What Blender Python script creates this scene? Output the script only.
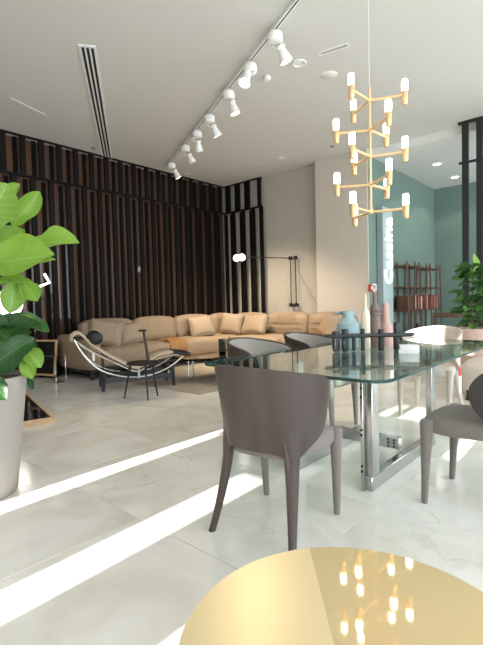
import bpy, bmesh, math, random
from mathutils import Vector, Matrix, Euler
random.seed(7)
for o in list(bpy.data.objects): bpy.data.objects.remove(o)
SC = bpy.context.scene
COL = SC.collection

# ------------------------------------------------------------ camera
IW, IH, FPX, CAMH = 483.0, 645.0, 443.0, 1.1
YAW, PITCH, ROLL = math.radians(41.7), math.radians(2.46), math.radians(1.47)
_f = Vector((-math.sin(YAW)*math.cos(PITCH), math.cos(YAW)*math.cos(PITCH), -math.sin(PITCH)))
_r0 = Vector((math.cos(YAW), math.sin(YAW), 0)); _u0 = _r0.cross(_f)
CR = _r0*math.cos(ROLL) - _u0*math.sin(ROLL)
CU = _u0*math.cos(ROLL) + _r0*math.sin(ROLL)
CF = _f
CC = Vector((0, 0, CAMH))
cam = bpy.data.cameras.new('camera'); cam.sensor_fit = 'HORIZONTAL'; cam.sensor_width = 36
cam.lens = 36*FPX/IW; cam.clip_start = .02; cam.clip_end = 200
co = bpy.data.objects.new('camera', cam); COL.objects.link(co)
m = Matrix((CR, CU, -CF)).transposed().to_4x4(); m.translation = CC
co.matrix_world = m
SC.camera = co
def ray(px, py): return CF + CR*((px-IW/2)/FPX) - CU*((py-IH/2)/FPX)
def at_z(px, py, z): d = ray(px, py); return CC + d*((z-CAMH)/d.z)
def at_x(px, py, x): d = ray(px, py); return CC + d*(x/d.x)
def at_y(px, py, y): d = ray(px, py); return CC + d*(y/d.y)
def at_d(px, py, t): return CC + ray(px, py)*t

# ------------------------------------------------------------ world, sun, exposure
SC.view_settings.view_transform = 'Standard'; SC.view_settings.look = 'None'
SC.view_settings.gamma = 1; SC.view_settings.use_curve_mapping = False
SC.view_settings.exposure = 0.0
w = bpy.data.worlds.new('sky'); SC.world = w; w.use_nodes = True
bg = w.node_tree.nodes['Background']; bg.inputs[0].default_value = (.93, .97, 1, 1); bg.inputs[1].default_value = 5.2
sun = bpy.data.lights.new('sun', 'SUN'); sun.energy = 32; sun.angle = math.radians(.5); sun.color = (1, .95, .86)
so = bpy.data.objects.new('sun', sun); COL.objects.link(so)
so.location = (0, -12, 8)
so.rotation_euler = Vector((-.032, 1, -.364)).to_track_quat('-Z', 'Y').to_euler()
def portal(name, loc, rot, sx, sy):
    l = bpy.data.lights.new(name, 'AREA'); l.shape = 'RECTANGLE'; l.size = sx; l.size_y = sy
    l.cycles.is_portal = True
    o = bpy.data.objects.new(name, l); COL.objects.link(o); o.location = loc; o.rotation_euler = rot

H = 3.8            # main ceiling
XR, YF, YG = 2.6, -3.0, 10.96
portal('window_added_portal', (XR+.06, (YF+YG)/2, 1.9), (0, math.radians(90), 0), 3.4, YG-YF-.2)

# ------------------------------------------------------------ materials
MATS = {}
def mat(name, col=(.5, .5, .5), rough=.5, metal=0, noise=0, nscale=30, bump=0, bscale=80, emit=None, estr=0,
        spec=.5, coat=0, rnd=0, sheen=0, stretch=None):
    if name in MATS: return MATS[name]
    M = bpy.data.materials.new(name); M.use_nodes = True; nt = M.node_tree; n = nt.nodes; L = nt.links
    b = n['Principled BSDF']
    b.inputs['Base Color'].default_value = (*col, 1); b.inputs['Roughness'].default_value = rough
    b.inputs['Metallic'].default_value = metal; b.inputs['Specular IOR Level'].default_value = spec
    b.inputs['Coat Weight'].default_value = coat; b.inputs['Coat Roughness'].default_value = .05
    b.inputs['Sheen Weight'].default_value = sheen
    if emit: b.inputs['Emission Color'].default_value = (*emit, 1); b.inputs['Emission Strength'].default_value = estr
    src = None
    if noise or bump:
        tc = n.new('ShaderNodeTexCoord'); mp = n.new('ShaderNodeMapping'); L.new(tc.outputs['Object'], mp.inputs[0])
        if stretch: mp.inputs['Scale'].default_value = stretch
        src = mp
    hsv = None
    if noise or rnd:
        hsv = n.new('ShaderNodeHueSaturation'); hsv.inputs['Color'].default_value = (*col, 1)
        L.new(hsv.outputs[0], b.inputs['Base Color'])
        val = None
        if noise:
            nz = n.new('ShaderNodeTexNoise'); nz.inputs['Scale'].default_value = nscale; nz.inputs['Detail'].default_value = 4
            L.new(src.outputs[0], nz.inputs['Vector'])
            mr = n.new('ShaderNodeMapRange'); mr.inputs['To Min'].default_value = 1-noise; mr.inputs['To Max'].default_value = 1+noise
            mr.inputs['From Min'].default_value = .25; mr.inputs['From Max'].default_value = .75
            L.new(nz.outputs['Fac'], mr.inputs['Value']); val = mr.outputs[0]
        if rnd:
            oi = n.new('ShaderNodeObjectInfo'); m2 = n.new('ShaderNodeMapRange')
            m2.inputs['To Min'].default_value = 1-rnd; m2.inputs['To Max'].default_value = 1+rnd
            L.new(oi.outputs['Random'], m2.inputs['Value'])
            if val:
                mm = n.new('ShaderNodeMath'); mm.operation = 'MULTIPLY'; L.new(val, mm.inputs[0]); L.new(m2.outputs[0], mm.inputs[1]); val = mm.outputs[0]
            else: val = m2.outputs[0]
        L.new(val, hsv.inputs['Value'])
    if bump:
        nb = n.new('ShaderNodeTexNoise'); nb.inputs['Scale'].default_value = bscale; nb.inputs['Detail'].default_value = 3
        L.new(src.outputs[0], nb.inputs['Vector'])
        bp = n.new('ShaderNodeBump'); bp.inputs['Strength'].default_value = bump; bp.inputs['Distance'].default_value = .01
        L.new(nb.outputs['Fac'], bp.inputs['Height']); L.new(bp.outputs[0], b.inputs['Normal'])
    MATS[name] = M; return M

def glass(name, tint, ior=1.5):
    M = bpy.data.materials.new(name); M.use_nodes = True; nt = M.node_tree; n = nt.nodes; L = nt.links
    for x in list(n): n.remove(x)
    out = n.new('ShaderNodeOutputMaterial'); mx = n.new('ShaderNodeMixShader'); tr = n.new('ShaderNodeBsdfTransparent')
    gl = n.new('ShaderNodeBsdfGlossy'); fr = n.new('ShaderNodeFresnel'); fr.inputs[0].default_value = ior
    tr.inputs[0].default_value = (*tint, 1); gl.inputs['Roughness'].default_value = 0.0; gl.inputs[0].default_value = (1, 1, 1, 1)
    ge = n.new('ShaderNodeNewGeometry'); mi = n.new('ShaderNodeMix'); mi.inputs['A'].default_value = ior; mi.inputs['B'].default_value = 1/ior
    L.new(ge.outputs['Backfacing'], mi.inputs['Factor']); L.new(mi.outputs['Result'], fr.inputs[0])
    L.new(fr.outputs[0], mx.inputs[0]); L.new(tr.outputs[0], mx.inputs[1]); L.new(gl.outputs[0], mx.inputs[2]); L.new(mx.outputs[0], out.inputs[0])
    MATS[name] = M; return M

def marble():
    M = bpy.data.materials.new('cream_marble'); M.use_nodes = True; nt = M.node_tree; n = nt.nodes; L = nt.links
    b = n['Principled BSDF']
    ge = n.new('ShaderNodeNewGeometry'); oi = n.new('ShaderNodeObjectInfo')
    off = n.new('ShaderNodeVectorMath'); off.operation = 'SCALE'; off.inputs[0].default_value = (37, 53, 11); L.new(oi.outputs['Random'], off.inputs['Scale'])
    ad = n.new('ShaderNodeVectorMath'); ad.operation = 'ADD'; L.new(ge.outputs['Position'], ad.inputs[0]); L.new(off.outputs[0], ad.inputs[1])
    n1 = n.new('ShaderNodeTexNoise'); n1.inputs['Scale'].default_value = 1.6; n1.inputs['Detail'].default_value = 6; n1.inputs['Distortion'].default_value = 1.2
    L.new(ad.outputs[0], n1.inputs['Vector'])
    # thin crack veins
    n2 = n.new('ShaderNodeTexNoise'); n2.inputs['Scale'].default_value = 2.2; n2.inputs['Detail'].default_value = 5
    L.new(ad.outputs[0], n2.inputs['Vector'])
    dm = n.new('ShaderNodeVectorMath'); dm.operation = 'SCALE'; dm.inputs['Scale'].default_value = .9; L.new(n2.outputs['Color'], dm.inputs[0])
    a2 = n.new('ShaderNodeVectorMath'); a2.operation = 'ADD'; L.new(ad.outputs[0], a2.inputs[0]); L.new(dm.outputs[0], a2.inputs[1])
    vo = n.new('ShaderNodeTexVoronoi'); vo.feature = 'DISTANCE_TO_EDGE'; vo.inputs['Scale'].default_value = 1.5; L.new(a2.outputs[0], vo.inputs['Vector'])
    vr = n.new('ShaderNodeMapRange'); vr.inputs['From Max'].default_value = .02; vr.inputs['To Min'].default_value = 1; vr.inputs['To Max'].default_value = 0
    L.new(vo.outputs['Distance'], vr.inputs['Value'])
    n3 = n.new('ShaderNodeTexNoise'); n3.inputs['Scale'].default_value = 2.5; L.new(ad.outputs[0], n3.inputs['Vector'])
    m3 = n.new('ShaderNodeMapRange'); m3.inputs['From Min'].default_value = .5; m3.inputs['From Max'].default_value = .7; m3.inputs['To Max'].default_value = .42; L.new(n3.outputs['Fac'], m3.inputs['Value'])
    mu = n.new('ShaderNodeMath'); mu.operation = 'MULTIPLY'; L.new(vr.outputs[0], mu.inputs[0]); L.new(m3.outputs[0], mu.inputs[1])
    cr = n.new('ShaderNodeValToRGB'); cr.color_ramp.elements[0].position = .32; cr.color_ramp.elements[1].position = .62
    cr.color_ramp.elements[0].color = (.64, .62, .565, 1); cr.color_ramp.elements[1].color = (.79, .78, .745, 1)
    L.new(n1.outputs['Fac'], cr.inputs[0])
    mx = n.new('ShaderNodeMix'); mx.data_type = 'RGBA'; mx.inputs['B'].default_value = (.36, .29, .2, 1)
    L.new(mu.outputs[0], mx.inputs['Factor']); L.new(cr.outputs[0], mx.inputs['A'])
    hs = n.new('ShaderNodeHueSaturation'); mr = n.new('ShaderNodeMapRange'); mr.inputs['To Min'].default_value = .9; mr.inputs['To Max'].default_value = 1.04
    L.new(oi.outputs['Random'], mr.inputs['Value']); L.new(mr.outputs[0], hs.inputs['Value']); L.new(mx.outputs['Result'], hs.inputs['Color'])
    L.new(hs.outputs[0], b.inputs['Base Color'])
    b.inputs['Roughness'].default_value = .13; b.inputs['Specular IOR Level'].default_value = .5
    MATS['marble'] = M; return M

def leaf_mat(name, c1, c2, vein):
    M = bpy.data.materials.new(name); M.use_nodes = True; nt = M.node_tree; n = nt.nodes; L = nt.links
    b = n['Principled BSDF']; b.inputs['Roughness'].default_value = .38
    uv = n.new('ShaderNodeUVMap'); sp = n.new('ShaderNodeSeparateXYZ'); L.new(uv.outputs[0], sp.inputs[0])
    ab = n.new('ShaderNodeMath'); ab.operation = 'ABSOLUTE'; L.new(sp.outputs['Y'], ab.inputs[0])
    r1 = n.new('ShaderNodeMapRange'); r1.inputs['From Max'].default_value = .06; r1.inputs['To Min'].default_value = 1; r1.inputs['To Max'].default_value = 0; L.new(ab.outputs[0], r1.inputs['Value'])
    s1 = n.new('ShaderNodeMath'); s1.operation = 'MULTIPLY_ADD'; s1.inputs[1].default_value = -.22; L.new(ab.outputs[0], s1.inputs[0]); L.new(sp.outputs['X'], s1.inputs[2])
    s2 = n.new('ShaderNodeMath'); s2.operation = 'MULTIPLY'; s2.inputs[1].default_value = 7; L.new(s1.outputs[0], s2.inputs[0])
    s3 = n.new('ShaderNodeMath'); s3.operation = 'PINGPONG'; s3.inputs[1].default_value = .5; L.new(s2.outputs[0], s3.inputs[0])
    r2 = n.new('ShaderNodeMapRange'); r2.inputs['From Max'].default_value = .06; r2.inputs['To Min'].default_value = .7; r2.inputs['To Max'].default_value = 0; L.new(s3.outputs[0], r2.inputs['Value'])
    mxv = n.new('ShaderNodeMath'); mxv.operation = 'MAXIMUM'; L.new(r1.outputs[0], mxv.inputs[0]); L.new(r2.outputs[0], mxv.inputs[1])
    oi = n.new('ShaderNodeObjectInfo'); mx = n.new('ShaderNodeMix'); mx.data_type = 'RGBA'
    mx.inputs['A'].default_value = (*c1, 1); mx.inputs['B'].default_value = (*c2, 1); L.new(oi.outputs['Random'], mx.inputs['Factor'])
    m2 = n.new('ShaderNodeMix'); m2.data_type = 'RGBA'; m2.inputs['B'].default_value = (*vein, 1)
    sc = n.new('ShaderNodeMath'); sc.operation = 'MULTIPLY'; sc.inputs[1].default_value = .55; L.new(mxv.outputs[0], sc.inputs[0])
    L.new(sc.outputs[0], m2.inputs['Factor']); L.new(mx.outputs['Result'], m2.inputs['A']); L.new(m2.outputs['Result'], b.inputs['Base Color'])
    tr = n.new('ShaderNodeBsdfTranslucent'); L.new(m2.outputs['Result'], tr.inputs[0])
    ms = n.new('ShaderNodeMixShader'); ms.inputs[0].default_value = .3; out = n['Material Output']
    L.new(b.outputs[0], ms.inputs[1]); L.new(tr.outputs[0], ms.inputs[2]); L.new(ms.outputs[0], out.inputs[0])
    MATS[name] = M; return M

marble()
mat('grout', (.5, .47, .41), .6)
mat('ceiling_paint', (.68, .67, .64), .9)
mat('white_paint', (.78, .78, .76), .8)
mat('grey_wall', (.47, .44, .385), .9, noise=.02, nscale=2)
mat('beige_wall', (.60, .55, .485), .9, noise=.02, nscale=2)
mat('green_wall', (.175, .262, .232), .85, noise=.03, nscale=2)
mat('slat_black', (.006, .005, .0045), .6, spec=.15, noise=.2, nscale=40, stretch=(1, 1, .05))
mat('screen_black', (.012, .014, .014), .45)
mat('bronze_glass', (.11, .062, .042), .06, spec=.35)
mat('leather_brown', (.052, .037, .032), .42, noise=.06, nscale=60, bump=.06, bscale=300)
mat('leather_dark', (.030, .024, .022), .42, noise=.06, nscale=60, bump=.06, bscale=300)
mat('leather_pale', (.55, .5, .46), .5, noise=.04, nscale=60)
mat('fabric_grey', (.20, .178, .160), .95, noise=.35, nscale=350, bump=.5, bscale=500, sheen=.2)
mat('fabric_light', (.34, .32, .295), .95, noise=.3, nscale=350, bump=.5, bscale=500, sheen=.2)
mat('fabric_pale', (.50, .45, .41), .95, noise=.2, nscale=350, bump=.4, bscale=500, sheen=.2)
mat('chrome', (.68, .68, .67), .14, metal=1)
mat('steel', (.50, .50, .49), .2, metal=1, noise=.05, nscale=8)
mat('bolt', (.03, .03, .03), .4, metal=.5)
glass('table_glass', (.80, .90, .87), 1.5)
glass('window_glass', (.96, .97, .97), 1.35)
glass('clear_acrylic', (.93, .94, .94), 1.35)
mat('glass_edge', (.03, .07, .062), .08)
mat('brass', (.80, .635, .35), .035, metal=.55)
mat('brass_pale', (.80, .665, .40), .32, metal=.5)
mat('brass_side', (.80, .56, .23), .2, metal=1)
mat('gold_lamp', (.74, .50, .26), .35, metal=.35)
mat('bulb', (1, .95, .85), .4, emit=(1, .90, .74), estr=9)
mat('lamp_white', (.86, .85, .83), .5)
mat('lamp_lens', (1, .95, .85), .4, emit=(1, .86, .65), estr=10)
mat('downlight_lens', (1, 1, 1), .4, emit=(1, .93, .82), estr=9)
mat('globe', (1, 1, 1), .4, emit=(1, .96, .9), estr=5)
mat('black_metal', (.012, .012, .013), .45)
mat('black_wood', (.016, .015, .016), .4, noise=.2, nscale=20)
mat('charcoal_base', (.035, .04, .048), .4)
mat('black_leather', (.006, .006, .006), .5, bump=.1, bscale=200)
mat('sofa_leather', (.335, .245, .165), .55, noise=.07, nscale=9, bump=.08, bscale=60)
mat('pillow_leather', (.36, .27, .185), .6, noise=.07, nscale=9, bump=.1, bscale=40)
mat('throw_leather', (.38, .19, .07), .5, noise=.1, nscale=9)
mat('piping_dark', (.06, .035, .025), .6)
mat('chaise_canvas', (.66, .53, .38), .8, noise=.05, nscale=20)
mat('pot_grey', (.34, .32, .30), .6, noise=.03, nscale=6)
mat('pot_pink', (.50, .37, .31), .7, noise=.04, nscale=6)
mat('soil', (.05, .035, .025), 1, noise=.5, nscale=40, bump=1, bscale=40)
mat('bark', (.14, .10, .06), .9, noise=.3, nscale=30)
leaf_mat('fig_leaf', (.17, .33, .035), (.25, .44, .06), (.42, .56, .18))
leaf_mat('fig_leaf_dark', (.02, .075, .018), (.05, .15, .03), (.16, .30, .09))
leaf_mat('bush_leaf', (.03, .10, .03), (.12, .25, .06), (.2, .33, .12))
mat('oak_edge', (.56, .38, .22), .5, noise=.1, nscale=30)
mat('black_glass', (.006, .005, .005), .06, coat=.5)
mat('mirror_black', (.02, .018, .017), .05, spec=.8)
mat('walnut', (.13, .062, .035), .5, noise=.25, nscale=20, stretch=(1, 1, .1))
mat('cane', (.30, .22, .14), .7)
mat('vase_blue', (.30, .42, .45), .6, noise=.04, nscale=20)
mat('vase_cream', (.72, .66, .53), .6)
mat('vase_brown', (.17, .12, .10), .6)
mat('vase_pink', (.50, .32, .27), .6)
mat('tray_black', (.018, .019, .024), .5)
mat('box_white', (.82, .83, .83), .5)
mat('sign_face', (.46, .58, .59), .4)
mat('sign_edge', (.30, .36, .37), .4)
mat('letter', (1, 1, 1), .4, emit=(1, 1, 1), estr=1.3)
mat('red', (.5, .03, .03), .5)
mat('tag_white', (.8, .8, .8), .7)
mat('rug', (.42, .36, .28), .95, noise=.15, nscale=60, bump=.3, bscale=300)
mat('bottle_amber', (.05, .02, .01), .1)
mat('cup_blue', (.25, .42, .55), .4)
mat('vent_dark', (.01, .008, .007), .8)

# ------------------------------------------------------------ mesh helpers
class B:
    def __init__(s): s.v = []; s.f = []
    def add(s, v, f):
        k = len(s.v); s.v += [tuple(p) for p in v]; s.f += [tuple(i+k for i in q) for q in f]; return s
    def box(s, x0, x1, y0, y1, z0, z1, M=None):
        v = [Vector(p) for p in ((x0,y0,z0),(x1,y0,z0),(x1,y1,z0),(x0,y1,z0),(x0,y0,z1),(x1,y0,z1),(x1,y1,z1),(x0,y1,z1))]
        if M: v = [M @ p for p in v]
        return s.add(v, [(0,3,2,1),(4,5,6,7),(0,1,5,4),(1,2,6,5),(2,3,7,6),(3,0,4,7)])
    def rbox(s, x0, x1, y0, y1, z0, z1, r=.005, seg=2, M=None):
        bm = bmesh.new(); bmesh.ops.create_cube(bm, size=1)
        for q in bm.verts: q.co = Vector(((x0+x1)/2+q.co.x*(x1-x0), (y0+y1)/2+q.co.y*(y1-y0), (z0+z1)/2+q.co.z*(z1-z0)))
        bmesh.ops.bevel(bm, geom=bm.edges[:], offset=r, segments=seg, profile=.5, affect='EDGES')
        bm.verts.index_update()
        v = [(M @ q.co) if M else q.co.copy() for q in bm.verts]; f = [[q.index for q in p.verts] for p in bm.faces]; bm.free()
        return s.add(v, f)
    def rings(s, R, cap=True, closed=True):
        n = len(R[0]); v = [p for r in R for p in r]; f = []
        for i in range(len(R)-1):
            for j in range(n if closed else n-1):
                f.append((i*n+j, i*n+(j+1) % n, (i+1)*n+(j+1) % n, (i+1)*n+j))
        if cap: f.append(tuple(reversed(range(n)))); f.append(tuple((len(R)-1)*n+j for j in range(n)))
        return s.add(v, f)
    def lathe(s, prof, seg=28, c=(0, 0, 0), M=None):
        R = []
        for r, z in prof:
            R.append([Vector((c[0]+r*math.cos(a), c[1]+r*math.sin(a), c[2]+z)) for a in (2*math.pi*k/seg for k in range(seg))])
        if M: R = [[M @ p for p in r] for r in R]
        return s.rings(R)
    def tube(s, path, r, seg=10, cap=True):
        P = [Vector(p) for p in path]; R = []; n = len(P); up = None
        rr = r if isinstance(r, (list, tuple)) else [r]*n
        for i, p in enumerate(P):
            t = ((P[i+1]-p) if i < n-1 else (p-P[i-1])).normalized()
            if 0 < i < n-1: t = ((P[i+1]-p).normalized()+(p-P[i-1]).normalized()).normalized()
            if up is None:
                a = Vector((0, 0, 1)) if abs(t.z) < .9 else Vector((1, 0, 0))
                up = t.cross(a).normalized()
            else: up = (up - t*up.dot(t)).normalized()
            sd = t.cross(up)
            R.append([p + (up*math.cos(q)+sd*math.sin(q))*rr[i] for q in (2*math.pi*k/seg for k in range(seg))])
        return s.rings(R, cap)
    def prism(s, poly, z0, z1):
        n = len(poly); v = [(x, y, z0) for x, y in poly]+[(x, y, z1) for x, y in poly]
        return s.add(v, [tuple(reversed(range(n))), tuple(range(n, 2*n))]+[(i, (i+1) % n, n+(i+1) % n, n+i) for i in range(n)])
    def cushion(s, sx, sy, sz, r=.06, puff=.12, n=10, M=None, corner=0):
        # soft rounded box centred at the origin
        bm = bmesh.new(); bmesh.ops.create_cube(bm, size=2)
        bmesh.ops.subdivide_edges(bm, edges=bm.edges[:], cuts=n, use_grid_fill=True)
        hx, hy, hz = sx/2, sy/2, sz/2; rr = min(r, hx, hy, hz)*.999
        bm.verts.index_update(); out = []
        for q in bm.verts:
            u = q.co.copy(); p = Vector((u.x*hx, u.y*hy, u.z*hz))
            i = Vector((max(-hx+rr, min(hx-rr, p.x)), max(-hy+rr, min(hy-rr, p.y)), max(-hz+rr, min(hz-rr, p.z))))
            d = p-i
            if d.length > 1e-6: p = i+d.normalized()*rr
            if max(abs(u.x), abs(u.y), abs(u.z)) > .99:
                p.z += math.copysign(1, u.z)*puff*sz*(1-u.x**2)*(1-u.y**2)*abs(u.z)
                p.y += math.copysign(1, u.y)*puff*.35*sz*(1-u.x**2)*(1-u.z**2)*abs(u.y)
                p.x += math.copysign(1, u.x)*puff*.35*sz*(1-u.y**2)*(1-u.z**2)*abs(u.x)
                if corner: k = 1-corner*(1-(abs(u.x)*abs(u.y))**2)*max(abs(u.x), abs(u.y))**4; p.x *= k; p.y *= k
            out.append((M @ p) if M else p)
        f = [[q.index for q in g.verts] for g in bm.faces]; bm.free()
        return s.add(out, f)
    def mesh(s, name, mats, smooth=40, matfn=None):
        me = bpy.data.meshes.new(name); me.from_pydata(s.v, [], s.f); me.update()
        bm = bmesh.new(); bm.from_mesh(me); bmesh.ops.recalc_face_normals(bm, faces=bm.faces[:]); bm.to_mesh(me); bm.free()
        for q in (mats if isinstance(mats, (list, tuple)) else [mats]): me.materials.append(MATS[q])
        if smooth:
            me.shade_smooth(); me.set_sharp_from_angle(angle=math.radians(smooth))
        if matfn:
            for p in me.polygons: p.material_index = matfn(p)
        return me
    def obj(s, name, mats, parent=None, smooth=40, matfn=None):
        o = bpy.data.objects.new(name, s.mesh(name, mats, smooth, matfn)); COL.objects.link(o)
        if parent: o.parent = parent
        return o
def tag(o, label, cat, group=None):
    o['label'] = label; o['category'] = cat
    if group: o['group'] = group
    return o
def thing(name, label, cat, loc=(0, 0, 0), rz=0, group=None):
    o = bpy.data.objects.new(name, None); COL.objects.link(o); o.empty_display_size = .1
    o.location = loc; o.rotation_euler = (0, 0, rz); return tag(o, label, cat, group)
def struct(o): o['kind'] = 'structure'; return o
def inst(name, me, parent, loc=(0, 0, 0), rot=(0, 0, 0)):
    o = bpy.data.objects.new(name, me); COL.objects.link(o); o.parent = parent; o.location = loc; o.rotation_euler = rot; return o
def dup(o, parent=None):
    c = o.copy(); COL.objects.link(c); c.parent = parent
    for ch in list(o.children): dup(ch, c)
    return c
def aim(v, roll=0): return Vector(v).to_track_quat('-Z', 'Y').to_matrix().to_4x4()
R_ = math.radians

# ------------------------------------------------------------ the setting
XW, XS = -7.31, -7.13        # bronze glass behind the slats, slat fronts
YB, YP = 7.63, 7.46          # back wall, wall panel standing proud of it
XG = -3.58                   # green wall plane
floor = struct(B().box(XW-.3, XR+.2, YF-.2, YG+.2, -.2, -.012).obj('floor', 'grout', None, 0))
T = .9; tm = B().rbox(-T/2+.0012, T/2-.0012, -T/2+.0012, T/2-.0012, -.012, 0, .0015, 1).mesh('tile', 'marble', 30)
gx, gy = -1.92, 1.31
for i in range(-7, 6):
    for j in range(-6, 12):
        x, y = gx+(i+.5)*T, gy+(j+.5)*T
        if x-T/2 < XW-.3 or x-T/2 > XR or y+T/2 < YF or y-T/2 > YG: continue
        inst('tile', tm, floor, (x, y, 0))
struct(B().box(XW-.3, XR+.2, YF-.2, YB, H, H+.2).obj('ceiling', 'ceiling_paint', None, 0))
HG = 3.67
struct(B().box(XG-.2, XR+.2, YB, YG+.2, HG, H+.2).obj('ceiling_green_room', 'white_paint', None, 0))
wl = struct(B().box(XW-.3, XW, YF-.2, YB+.2, 0, H).obj('wall_left', 'bronze_glass', None, 0))
wb = struct(B().box(XW, XG-.2, YB, YB+.2, 0, H).obj('wall_back', 'grey_wall', None, 0))
struct(B().box(-4.65, XG, YP, YB, 0, H).box(XG-.2, XG, YB, YB+.2, 0, H).obj('wall_panel', 'beige_wall', None, 0))
struct(B().box(XG-.2, XG, YB+.2, YG, 0, HG).box(XG-.004, XG+.004, YP+.03, YB+.2, 0, HG).obj('wall_green_left', 'green_wall', None, 0))
struct(B().box(XG-.2, XR+.2, YG, YG+.2, 0, HG).obj('wall_green_back', 'green_wall', None, 0))
# slats: two staggered tiers with a thin rail between
ZRAIL = 3.18; PITCHS = .2925
up = B().rbox(-.022, .022, -.044, .044, ZRAIL+.015, H, .004, 1).mesh('slat', 'slat_black')
lo = B().rbox(-.022, .022, -.044, .044, 0, ZRAIL-.015, .004, 1).mesh('slat', 'slat_black')
k = 0; y = 1.255
while y < YB-.1:
    inst('slat', up, wl, (XS-.022, y, 0)); inst('slat', lo, wl, (XS-.022, y+.135 if y+.135 < YB-.1 else YB-.05, 0)); y += PITCHS
bk_u = B().rbox(0, .03, -.032, .032, ZRAIL+.015, H, .004, 1).mesh('slat', 'slat_black')
bk_l = B().rbox(0, .03, -.032, .032, 0, ZRAIL-.015, .004, 1).mesh('slat', 'slat_black')
y = 1.49  # row added on the glass in place of the front slats' reflections
while y < YB-.1:
    inst('slat', bk_u, wl, (XW, y, 0)); inst('slat', bk_l, wl, (XW, y+.135, 0)); y += PITCHS
B().box(XS-.045, XS+.004, 1.1, YB-.1, ZRAIL-.015, ZRAIL+.015).box(XS-.045, XS+.003, 1.1, YB-.1, H-.02, H).obj('rail', 'slat_black', wl, 0)
x = -7.0
for k in range(3):
    inst('slat', up, wb, (x, 7.53, 0), (0, 0, R_(90))); inst('slat', lo, wb, (x+.135, 7.53, 0), (0, 0, R_(90)))
    inst('slat', bk_u, wb, (x-.15, YB, 0), (0, 0, R_(-90))); inst('slat', bk_l, wb, (x-.015, YB, 0), (0, 0, R_(-90))); x += PITCHS
inst('slat', up, wb, (-6.10, 7.53, 0), (0, 0, R_(90))); inst('slat', lo, wb, (-6.06, 7.53, 0), (0, 0, R_(90)))
B().box(XS, -6.03, 7.50, 7.555, ZRAIL-.015, ZRAIL+.015).box(XS, -6.03, 7.50, 7.555, H-.02, H).obj('rail', 'slat_black', wb, 0)
# unseen front wall added behind the camera, openings shaped to throw sun streaks
zs = [0, 1.46, 1.86, 2.12, 2.25, 2.5, 2.55, 2.75, 3.46, 3.68, H]
openings = [(-2.57, -2.425, 0, 2.12), (-1.726, -1.536, 0, 1.86), (-1.015, -.82, 0, 1.46), (-1.62, -1.2, 2.55, 2.75), (-1.62, -1.2, 3.46, 3.68), (-.78, -.70, 2.25, 2.5)]
xs = sorted({XW, XR} | {a for o in openings for a in o[:2]})
fb = B()
for a, b in zip(xs, xs[1:]):
    for c, d in zip(zs, zs[1:]):
        mx_, mz_ = (a+b)/2, (c+d)/2
        if any(o[0] < mx_ < o[1] and o[2] < mz_ < o[3] for o in openings): continue
        fb.box(a, b, YF-.04, YF, c, d)
struct(fb.obj('wall_front_added', 'white_paint', None, 0))
struct(B().box(XR, XR+.12, YF, YG, 0, .18).box(XR, XR+.12, YF, YG, H-.2, H).obj('wall_right', 'white_paint', None, 0))
win = struct(B().box(XR+.05, XR+.06, YF, YG, .18, H-.2).obj('window_added', 'window_glass', None, 0))  # unseen window invented on the right to let in soft daylight
for i in range(8):
    yy = YF+.03+i*(YG-YF-.06)/7
    B().rbox(XR, XR+.12, yy-.03, yy+.03, .18, H-.2, .004, 1).obj('mullion', 'screen_black', win)

# freestanding slat screen at the right of the opening
sc = thing('slat_screen', 'tall black slatted screen with a cross rail rising beside the green plant', 'screen', (-2.03, 7.5, 0))
up2 = B().rbox(-.045, .045, -.03, .03, ZRAIL+.012, H, .004, 1).mesh('slat', 'screen_black')
lo2 = B().rbox(-.045, .045, -.03, .03, .02, ZRAIL-.012, .004, 1).mesh('slat', 'screen_black')
for k in range(9):
    inst('slat', up2, sc, (.05+k*.2, 0, 0)); inst('slat', lo2, sc, (.05+k*.2, 0, 0))
B().box(-.05, 1.75, -.04, .04, H-.03, H).obj('top_rail', 'screen_black', sc, 0)
B().box(-.04, 1.75, -.035, .035, ZRAIL-.012, ZRAIL+.012).obj('cross_rail', 'screen_black', sc, 0)
B().box(-.01, 1.75, -.035, .035, 0, .02).obj('bottom_rail', 'screen_black', sc, 0)

# ------------------------------------------------------------ dining table
TX0, TX1, TY0, TY1, TZ = -2.08, -.85, 1.91, 4.2, .73
tabl = t = thing('dining_table', 'large glass dining table on a bolted flat chrome bar base', 'table', (-1.40, 2.88, 0))
def rrect(x0, x1, y0, y1, r, n=8):
    P = []
    for cx, cy, a0 in ((x1-r, y1-r, 0), (x0+r, y1-r, 90), (x0+r, y0+r, 180), (x1-r, y0+r, 270)):
        for k in range(n+1): a = R_(a0+90*k/n); P.append((cx+r*math.cos(a), cy+r*math.sin(a)))
    return P
B().prism([(x+1.40, y-2.88) for x, y in rrect(TX0, TX1, TY0, TY1, .1)], TZ-.016, TZ).obj('glass_top', ['table_glass', 'glass_edge'], t, 0, lambda p: 0 if abs(p.normal.z) > .5 else 1)
rl = .535
for sx in (-.2575, .2575):
    fr = B().rbox(sx-.025, sx+.025, -rl, rl, 0.0, .085, .004, 1).obj('runner', 'steel', t)
    for sy in (-1, 1):
        p = B().rbox(sx-.012, sx+.03, sy*rl-.0-(.085 if sy > 0 else 0), sy*rl+(0 if sy > 0 else .085), .087, TZ-.018, .003, 1).rbox(sx-.03, sx-.0125, sy*rl-.03-(.01 if sy > 0 else 0), sy*rl+.03, .0, TZ-.018, .003, 1).obj('post', 'steel', t)
        if sy < 0:
            for zz in (.12, .15, .33, .36, .55, .60, .655):
                for dx in (-.021,):
                    B().lathe([(.0, 0), (.0075, 0), (.0075, .006), (0, .006)], 10, M=Matrix.Translation((sx+dx, sy*rl-.030, zz)) @ Matrix.Rotation(R_(90), 4, 'X')).obj('bolt', 'bolt', p)
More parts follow.
